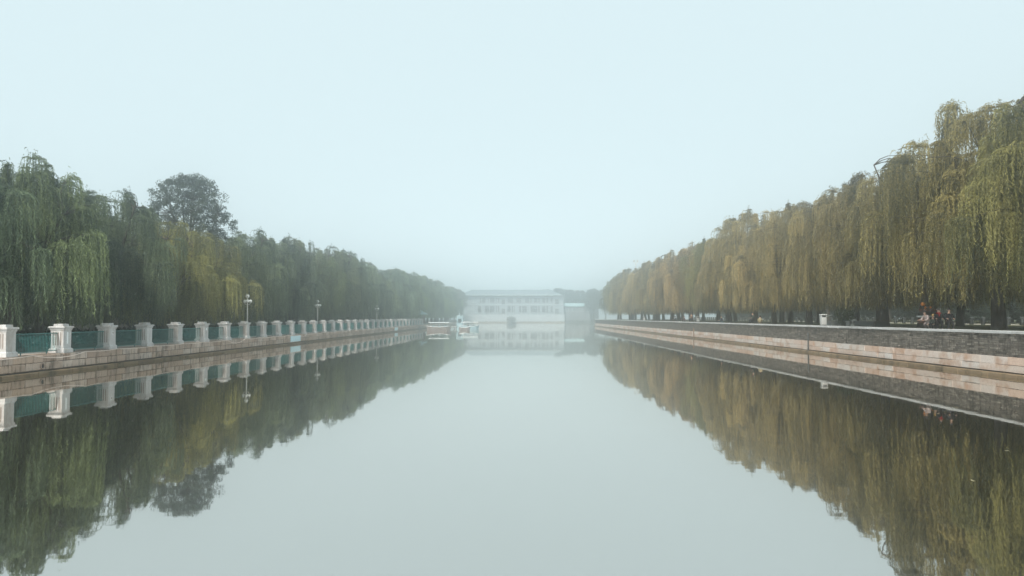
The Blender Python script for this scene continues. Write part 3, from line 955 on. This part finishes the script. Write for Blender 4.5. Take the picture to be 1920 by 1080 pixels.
# ------------------------------------------------------------------ boats and landing stage
M['hull_brown'] = plain('hull_brown', (0.13, 0.10, 0.088), 0.6, var=.15)
M['hull_blue'] = plain('hull_blue', (0.20, 0.29, 0.32), 0.5, var=.08)
M['hull_grey'] = plain('hull_grey', (0.34, 0.34, 0.32), 0.5, var=.08)
def boat(loc, rz, L, B, label, hull_m, roof=True, bow_m=None, fb=.75):
    o = empty('pleasure_boat', loc, rz); tag(o, label, 'boat', 'boats moored by the left bank')
    N = 10
    top, bot = [], []
    for i in range(N + 1):
        t = i / N
        w = B / 2 * min(1, (1 - abs(2 * t - 1) ** 3.2) * 1.0 + .12)
        sheer = fb + .28 * (2 * t - 1) ** 2
        top.append((-L / 2 + L * t, w, sheer)); bot.append((-L / 2 * .9 + L * .9 * t, w * .72, -.25))
    vs = top + [(x, -y, z) for x, y, z in top] + bot + [(x, -y, z) for x, y, z in bot]
    n = N + 1
    fs = []
    for i in range(N):
        fs.append((i, i + 1, 2 * n + i + 1, 2 * n + i))
        fs.append((n + i + 1, n + i, 3 * n + i, 3 * n + i + 1))
        fs.append((2 * n + i, 2 * n + i + 1, 3 * n + i + 1, 3 * n + i))
        fs.append((i + 1, i, n + i, n + i + 1))
    fs += [(0, 2 * n, 3 * n, n), (n - 1, 2 * n - 1, 4 * n - 1, 3 * n - 1)]
    h = MB().add(vs, fs).build('hull', hull_m, o)
    for s in (1, -1):
        MB().tube([(x, y * s, z + .02) for x, y, z in top], .05, 6).build('gunwale', M['white'], h)
    if roof:
        for x in (-L * .33, 0, L * .33):
            for s in (1, -1):
                MB().tube([(x, s * B * .42, fb), (x, s * B * .42, 1.72)], .035, 6).build('post', M['white'], o)
        rv_ = [(-L * .42, -B * .5, 1.72), (L * .42, -B * .5, 1.72), (L * .42, B * .5, 1.72), (-L * .42, B * .5, 1.72)]
        rv2 = [(-L * .40, -B * .34, 1.86), (L * .40, -B * .34, 1.86), (L * .40, B * .34, 1.86), (-L * .40, B * .34, 1.86)]
        MB().add(rv_ + rv2, [(3, 2, 1, 0), (4, 5, 6, 7), (0, 1, 5, 4), (1, 2, 6, 5), (2, 3, 7, 6), (3, 0, 4, 7)]).build('roof', M['white'], o)
        for x in (-L * .22, L * .02, L * .26):
            MB().box(x - .18, x + .18, -B * .36, B * .36, fb - .1, fb + .32).build('seat', M['hull_blue'], o)
    return o
boat((-18.3, 168.0, 0), R(14), 5.6, 1.9, 'covered boat with white roof and brown hull, left of the moored boats', M['hull_brown'])
boat((-12.2, 180.0, 0), R(16), 4.8, 1.9, 'covered pale blue boat with white roof, right of the moored boats', M['hull_blue'])
boat((-12.7, 171.0, 0), R(5), 2.6, 1.2, 'small open brown boat before the pale blue boat', M['hull_brown'], roof=False, fb=.55)
st = empty('landing_stage', (-21.2, 186.0, 0)); tag(st, 'low wooden landing stage on posts beside the moored boats', 'jetty')
for k in range(16):
    MB().box(-4.0 + k * .6, -4.0 + k * .6 + .57, -2.0, 2.0, .62, .68).build('plank', M['hull_grey'], st)
for x in (-3.5, 0, 3.5, 5.2):
    for s in (-1, 1):
        MB().tube([(x, s * 1.8, -1.2), (x, s * 1.8, .615)], .1, 8).build('post', M['hull_grey'], st)
ks = empty('ticket_kiosk', (-24.4 + 8.2, 196.0, 0.0)); ks.location = (-17.2, 214.0, 0)
tag(ks, 'narrow pale blue kiosk on the landing beyond the boats', 'kiosk')
MB().box(-.9, .9, -.9, .9, 0.0, 3.2).build('cabin', M['hull_blue'], ks)
MB().frustum((0, 0), (1.05, 1.05), (.95, .95), 3.201, 3.4).build('roof', M['hull_blue'], ks)
MB().box(-.5, .5, -.93, -.901, 1.4, 2.5).build('window', M['pane'], ks)
MB().box(-1.3, 1.3, -1.3, 1.3, -1.2, -.001).build('platform', M['hull_grey'], ks)
pv = empty('small_pavilion', (-28.0, 205.0, ZL)); tag(pv, 'small open pavilion with light roof under the left bank trees', 'pavilion')
for x in (-1.6, 1.6):
    for yy in (-1.6, 1.6):
        MB().tube([(x, yy, 0), (x, yy, 2.7)], .11, 8).build('post', M['rust'], pv)
MB().frustum((0, 0), (2.6, 2.6), (.25, .25), 2.7, 4.2).build('roof', M['roof_pale'], pv)
MB().box(-1.5, 1.5, 1.2, 1.5, .4, .5).build('bench', M['rust'], pv)

# ------------------------------------------------------------------ right bank furniture
M['bin_white'] = plain('bin_white', (0.50, 0.50, 0.49), 0.45, var=.05)
def litter_bin(loc, label, s=1.0):
    o = empty('litter_bin', loc); o.scale = (s, s, s); tag(o, label, 'bin', 'white litter bins on the right bank')
    MB().box(-.23, .23, -.20, .20, .12, .78).build('body', M['bin_white'], o)
    MB().box(-.19, .19, -.16, .16, 0, .119).build('foot', M['dark_metal'], o)
    for x in (-.205, .205):
        MB().box(x - .025, x + .025, -.19, .19, .781, .98).build('side_post', M['bin_white'], o)
    MB().box(-.175, .175, -.15, .15, .781, .94).build('opening', M['dark_metal'], o)
    MB().frustum((0, 0), (.27, .24), (.25, .22), .981, 1.06).build('lid', M['bin_white'], o)
litter_bin((26.9, 66.6, ZR), 'white litter bin with dark slot on the right bank, the largest one')
litter_bin((27.3, 115.0, ZR), 'small far white litter bin on the right bank beside the seated group', .85)
litter_bin((27.5, 166.0, ZR), 'distant pale litter bin in haze on the right bank', .85)

# low pale stone blocks and dark trough beside the bin
M['pale_stone'] = stone_mat('pale_stone', [(0.42, 0.41, 0.39), (0.5, 0.48, 0.46)], (0.2, 0.19, 0.17), .5)
for x, y, s, lab in [(29.3, 70.6, (.9, 2.1, .42), 'long low pale stone block behind the white litter bin'), (29.2, 66.4, (.5, .6, .46), 'short pale stone block right of the litter bin')]:
    b = empty('stone_block', (x, y, ZR)); tag(b, lab, 'block')
    MB().frustum((0, 0), (s[0] / 2, s[1] / 2), (s[0] / 2 * .97, s[1] / 2 * .98), 0, s[2] - .1).build('block', M['pale_stone'], b)
    MB().frustum((0, 0), (s[0] / 2 + .04, s[1] / 2 + .04), (s[0] / 2 + .03, s[1] / 2 + .03), s[2] - .098, s[2]).build('top_slab', M['pale_stone'], b)
bo = empty('stone_ornament', (28.6, 64.2, ZR)); tag(bo, 'small pale round stone ornament on the right bank edge', 'ornament')
MB().frustum((0, 0), (.26, .26), (.2, .2), 0, .22).build('foot', M['pale_stone'], bo)
MB().ball((0, 0, .40), .23, 12, 8).build('head', M['pale_stone'], bo, smooth=True)
MB().ball((-.12, -.18, .38), .07, 8, 6).build('eye_hole', M['dark_metal'], bo)
tb = empty('planter_trough', (28.6, 61.3, ZR)); tag(tb, 'long dark planter trough on the grass of the right bank', 'planter')
MB().box(-.5, .5, -1.7, 1.7, 0.08, .40).build('box', M['dark_metal'], tb)
MB().box(-.55, .55, -1.75, 1.75, .401, .46).build('rim', M['dark_metal'], tb)
for yy in (-1.2, 1.2): MB().box(-.4, .4, yy - .1, yy + .1, 0, .079).build('foot', M['dark_metal'], tb)
shrub('flowering_shrub', (29.6, 68.4, ZR), 1.0, 1.75, 900, (.10, .13, .07), 'loose pale green shrub behind the pale stone blocks', seed=4)
pl = empty('white_pole', (29.3, 72.3, ZR)); tag(pl, 'thin white slanting pole beside the pale green shrub', 'pole')
MB().tube([(0, 0, 0), (0, 0, .8)], .04, 6).build('post', M['white'], pl)
MB().tube([(-.1, .5, .68), (.1, -1.6, 1.02)], .035, 6).build('arm', M['white'], pl)

# low fence behind the lawn
M['fence_post'] = plain('fence_post', (0.055, 0.06, 0.06), 0.7)
yf = 74.0
post_proto = None
fence = empty('low_fence', (48, 70, ZR)); tag(fence, 'low dark fence with stout posts behind the right bank lawn', 'fence')
pm = MB().box(-.14, .14, -.14, .14, 0, .70).frustum((0, 0), (.17, .17), (.06, .06), .701, .80).mesh('post'); pm.materials.append(M['fence_post'])
rm = MB().box(-.03, .03, .141, 1.859, .24, .30).mesh('rail'); rm.materials.append(M['fence_post'])
for k in range(70):
    link('post', pm, None, fence, (0, k * 2.0, 0))
    if k < 69:
        link('rail', rm, None, fence, (0, k * 2.0, 0)); link('rail', rm, None, fence, (0, k * 2.0, .28))

# vendor cart with orange ball
M['orange'] = plain('orange', (0.75, 0.26, 0.05), 0.5, var=.05)
M['redbrown'] = plain('redbrown', (0.14, 0.06, 0.035), 0.7, var=.2)
vc = empty('vendor_cart', (29.6, 54.6, ZR), R(25)); tag(vc, 'small cart with white counter, brown goods and an orange ball on top', 'cart')
MB().box(-.5, .5, -.35, .35, .35, .78).build('body', M['redbrown'], vc)
MB().box(-.6, .6, -.42, .42, .781, .90).build('counter', M['white'], vc)
for s in (-1, 1):
    wv = MB()
    for i in range(14):
        a0, a1 = 2 * math.pi * i / 14, 2 * math.pi * (i + 1) / 14
        P = lambda a, rr, yy: (.25 * s + rr * math.cos(a), yy, .3 + rr * math.sin(a))
        wv.add([P(a0, .3, -.40), P(a1, .3, -.40), P(a1, .22, -.40), P(a0, .22, -.40), P(a0, .3, -.36), P(a1, .3, -.36), P(a1, .22, -.36), P(a0, .22, -.36)],
               [(0, 1, 2, 3), (7, 6, 5, 4), (0, 4, 5, 1), (3, 2, 6, 7)])
    wv.build('wheel', M['dark_metal'], vc)
MB().tube([(-.45, 0, .9), (-.45, 0, 1.62)], .07, 8).build('pole', M['dark_metal'], vc)
MB().ball((-.45, 0, 1.74), .15, 12, 8).build('ball', M['orange'], vc, smooth=True)
MB().box(-.5, .58, -.3, .3, 1.22, 1.40).build('shelf', M['redbrown'], vc)
for s in (-.48, .56):
    MB().tube([(s, .25, .9), (s, .25, 1.22)], .025, 6).build('shelf_post', M['dark_metal'], vc)
for i in range(5):
    MB().ball((-.3 + i * .19, rnd.uniform(-.1, .1), 1.40 + .09), .085, 8, 6).build('goods', M['orange'] if i % 3 == 0 else M['redbrown'], vc, smooth=True)

# pale garden rocks behind the left railing
def rock(loc, s, label, seed):
    r = random.Random(seed)
    bm = bmesh.new()
    bmesh.ops.create_icosphere(bm, subdivisions=3, radius=1)
    ph = [r.uniform(0, 6) for _ in range(6)]
    for v in bm.verts:
        c = v.co
        k = 1 + .22 * math.sin(3 * c.x + ph[0]) * math.cos(4 * c.y + ph[1]) + .14 * math.sin(7 * c.z + ph[2] + 3 * c.x)
        v.co = Vector((c.x * s[0] * k, c.y * s[1] * k, max(-.15, c.z) * s[2] * k))
    me = bpy.data.meshes.new('garden_rock'); bm.to_mesh(me); bm.free()
    o = link('garden_rock', me, M['pale_stone'], None, loc)
    tag(o, label, 'rock')
rock((-37.3, 64.0, ZL + .1), (.9, 1.0, 1.3), 'pale garden rock under the willows above the third pillar', 1)
rock((-36.6, 60.8, ZL + .1), (.7, .7, 1.15), 'rounded pale garden rock left of the standing stone, behind the railing', 2)
rock((-36.4, 67.5, ZL + .1), (.8, 1.3, 1.2), 'broad pale garden rock behind the fourth railing pillar', 3)
rock((-36.0, 66.0, ZL + .1), (.35, .35, 2.3), 'tall narrow pale standing stone among the garden rocks', 4)

# ------------------------------------------------------------------ people
M['skin'] = plain('skin', (0.36, 0.22, 0.16), 0.6, var=.05)
M['hair'] = plain('hair', (0.02, 0.017, 0.015), 0.5)
def cloth(name, c): return plain(name, c, 0.9, var=.15, scale=20, spec=.2)
def skin_mesh(name, joints, edges, mat, parent, root=0, sub=1):
    me = bpy.data.meshes.new(name)
    me.from_pydata([j[0] for j in joints], edges, [])
    o = link(name, me, mat, parent)
    if not me.skin_vertices:
        bm = bmesh.new(); bm.from_mesh(me); bm.verts.layers.skin.verify(); bm.to_mesh(me); bm.free()
    for i, j in enumerate(joints):
        d = me.skin_vertices[0].data[i]
        d.radius = j[1] if hasattr(j[1], '__len__') else (j[1], j[1])
        d.use_root = (i == root)
    m = o.modifiers.new('skin', 'SKIN'); m.use_smooth_shade = True
    s = o.modifiers.new('sub', 'SUBSURF'); s.levels = sub; s.render_levels = sub
    return o

def person(loc, rz, label, top_c, leg_c, pose='sit', lean=.1, headturn=0.0, hair_c=None, scarf=None, scale=1.0):
    """figure faces local +x; origin on the ground under the pelvis"""
    o = empty('person', loc, rz); o.scale = (scale,) * 3
    tag(o, label, 'person', 'people sitting along the right bank')
    if pose == 'sit':      # low seat, knees drawn up
        pz, kx, kz, fx = .17, .34, .44, .42
    elif pose == 'crouch': # bending over, knees bent
        pz, kx, kz, fx = .46, .24, .34, .06
    else:
        pz, kx, kz, fx = .50, .42, .50, .44
    pel = Vector((0, 0, pz))
    ln = {'sit': lean, 'crouch': .55}.get(pose, lean)
    ch = pel + Vector((math.sin(ln) * .42, 0, math.cos(ln) * .42))
    nk = ch + Vector((math.sin(ln * 1.1) * .13, 0, math.cos(ln * 1.1) * .13))
    hd = nk + Vector((.05, 0, .12))
    J, E = [], []
    def add(p, r_, par=None):
        J.append((tuple(p), r_))
        if par is not None: E.append((par, len(J) - 1))
        return len(J) - 1
    a = add(pel, (.13, .15)); b = add(pel.lerp(ch, .5), (.11, .135), a); c = add(ch, (.11, .15), b); n = add(nk, .055, c)
    h1 = add(hd - Vector((0, 0, .03)), (.075, .07), n); h2 = add(hd + Vector((.005, 0, .07)), (.095, .08), h1); add(hd + Vector((0, 0, .15)), (.06, .055), h2)
    arms, legs = [], []
    for s in (1, -1):
        sh = ch + Vector((0, s * .17, .04)); el = sh + Vector((.10 + .1 * math.sin(ln), s * .07, -.27)); wr = el + Vector((.20, -s * .06, .02))
        i1 = add(sh, .058, c); i2 = add(el, .044, i1); i3 = add(wr, .03, i2)
        pm_ = add(wr + Vector((.07, -s * .01, -.01)), (.04, .018), i3)
        for f in range(4):
            L = (.075, .085, .08, .06)[f]
            q = wr + Vector((.10, s * (-.03 + .02 * f), -.012))
            q1 = add(q, .0095, pm_); q2 = add(q + Vector((L * .55, 0, -.012)), .0085, q1); add(q + Vector((L, 0, -.04)), .007, q2)
        t1 = add(wr + Vector((.05, -s * .045, .0)), .0105, pm_); add(wr + Vector((.09, -s * .065, -.015)), .009, t1)
        arms.append((sh, el, wr))
        hp = pel + Vector((.02, s * .09, 0)); kn = Vector((kx, s * .13, kz)); an_ = Vector((fx, s * .12, .08)); to = an_ + Vector((.15, s * .02, -.04))
        j1 = add(hp, .085, a); j2 = add(kn, .06, j1); j3 = add(an_, .04, j2); add(to, (.035, .025), j3)
        legs.append((hp, kn, an_, to))
    skin_mesh('body', J, E, M['skin'], o, 0, 1)
    tm, lm = cloth('jacket_cloth', top_c), cloth('trouser_cloth', leg_c)
    J2, E2 = [], []
    def add2(p, r_, par=None):
        J2.append((tuple(p), r_))
        if par is not None: E2.append((par, len(J2) - 1))
        return len(J2) - 1
    a = add2(pel - Vector((0, 0, .03)), (.16, .185)); b = add2(pel.lerp(ch, .5), (.145, .17), a); c = add2(ch, (.14, .18), b); add2(nk - Vector((0, 0, .02)), .08, c)
    for sh, el, wr in arms:
        i1 = add2(sh, .078, c); i2 = add2(el, .065, i1); add2(wr, .048, i2)
    skin_mesh('jacket', J2, E2, tm, o, 0, 1)
    J3, E3 = [], []
    J3.append((tuple(pel), (.14, .165)))
    for hp, kn, an_, to in legs:
        k0 = len(J3)
        J3 += [(tuple(hp), .105), (tuple(kn), .078), (tuple(an_), .06)]
        E3 += [(0, k0), (k0, k0 + 1), (k0 + 1, k0 + 2)]
    skin_mesh('trousers', J3, E3, lm, o, 0, 1)
    for hp, kn, an_, to in legs:
        MB().tube([an_ + Vector((-.07, 0, -.045)), an_ + Vector((.04, 0, -.035)), to + Vector((.03, 0, -.005))], [.045, .055, .035], 8).build('shoe', M['dark_metal'], o, smooth=True)
    hm = M['hair'] if hair_c is None else cloth('hair_cloth', hair_c)
    hr = MB().ball(hd + Vector((-.025, 0, .085)), .105, 12, 8, (1.0, .92, 1.08)).build('hair', hm, o, smooth=True)
    for s in (1, -1):
        MB().ball(hd + Vector((.088, s * .032, .06)), .011, 6, 5).build('eye', M['hair'], o)
        MB().ball(hd + Vector((.0, s * .083, .045)), .022, 6, 5, (.8, .5, 1.2)).build('ear', M['skin'], o)
    MB().ball(hd + Vector((.10, 0, .035)), .018, 6, 5, (1, .7, 1.3)).build('nose', M['skin'], o)
    MB().ball(hd + Vector((.086, 0, -.005)), .02, 6, 5, (.5, 1, .35)).build('mouth', M['redbrown'], o)
    if scarf:
        MB().tube([nk + Vector((.03 + .10 * math.cos(t), .10 * math.sin(t), .0)) for t in [i * math.pi / 6 for i in range(13)]], .045, 6).tube([nk + Vector((.13, 0, -.02)), ch + Vector((.17, .02, -.08))], .05, 6).build('scarf', cloth('scarf_cloth', scarf), o, smooth=True)
    return o
BLK, NVY = (.012, .012, .014), (.016, .018, .026)
person((26.3, 48.4, ZR), R(200), 'person in a pale pink hoodie bending forward at the right bank edge', (.38, .31, .29), (.27, .22, .21), 'crouch')
person((26.35, 47.75, ZR), R(215), 'person in dark clothes with fair hair beside the pink hoodie', (.03, .04, .03), BLK, 'sit', .3, hair_c=(.35, .22, .08))
person((26.0, 46.7, ZR), R(250), 'person in black with a bright red scarf sitting on the right bank', BLK, BLK, 'stool', .08, scarf=(.20, .018, .018))
person((26.25, 46.05, ZR), R(255), 'person in a bulky black coat, rightmost of the seated group', BLK, BLK, 'stool', .1)
person((26.0, 83.6, ZR), R(200), 'person in a dark green coat sitting near the middle of the right bank', (.02, .028, .022), BLK, 'stool', .1)
person((26.0, 81.4, ZR), R(60), 'person in a khaki patterned jacket hunched over beside the dark green coat', (.20, .17, .10), (.08, .07, .05), 'sit', .35)
person((26.2, 97.0, ZR), R(180), 'lone person in dark navy sitting on the right bank', NVY, (.05, .09, .10), 'sit', .2)
person((26.2, 114.0, ZR), R(190), 'person in a brown coat beside the far white bin', (.07, .03, .02), BLK, 'stool', .1, scarf=(.5, .3, .2))
person((26.3, 119.5, ZR), R(170), 'far person in dark red left of the brown coat', (.06, .02, .02), BLK, 'sit', .2)
person((26.3, 126.0, ZR), R(170), 'farthest hunched person in black on the right bank', BLK, BLK, 'sit', .3)

# floating leaves on the water
M['float_leaf'] = plain('float_leaf', (0.26, 0.23, 0.14), 0.6)
rl = random.Random(3)
fm = MB().add([(0, -.045, 0), (.12, -.02, .004), (.16, 0, .008), (.12, .02, .004), (0, .045, 0), (-.08, 0, .003)], [(0, 1, 2, 3, 4, 5)]).mesh('floating_leaf'); fm.materials.append(M['float_leaf'])
for k, (x, y) in enumerate([(8.3, 13.9), (13.0, 23.5), (14.4, 24.9), (6.4, 22.0), (7.9, 25.6), (-13.5, 28), (10.9, 17.0)]):
    o = link('floating_leaf', fm, None, None, (x, y, .004)); o.rotation_euler = (0, 0, rl.uniform(0, 6)); o.scale = (.6,) * 3
    tag(o, 'small pale willow leaf floating on the water, ' + ['nearest to the lower right', 'highest at the right below the wall reflection', 'right of the highest pale leaf', 'left edge of the right tree reflection', 'near the wall reflection at mid right', 'alone on the left tree reflection', 'second nearest at the lower right'][k], 'leaf', 'leaves floating on the water')

# ------------------------------------------------------------------ haze
t = NT('haze')
pvn = t.new('ShaderNodeVolumePrincipled'.replace('ShaderNode', ''))
pvn.inputs['Color'].default_value = (0.92, 0.985, 1.0, 1)
pvn.inputs['Density'].default_value = 0.0037
pvn.inputs['Anisotropy'].default_value = 0.92
t.link(pvn.outputs[0], t.out.inputs['Volume'])
hz = MB().box(-570, 570, -70, 650, -2.6, 22.0).build('haze', t.m)
tag(hz, 'pale morning haze over the canal', 'haze', kind='stuff')
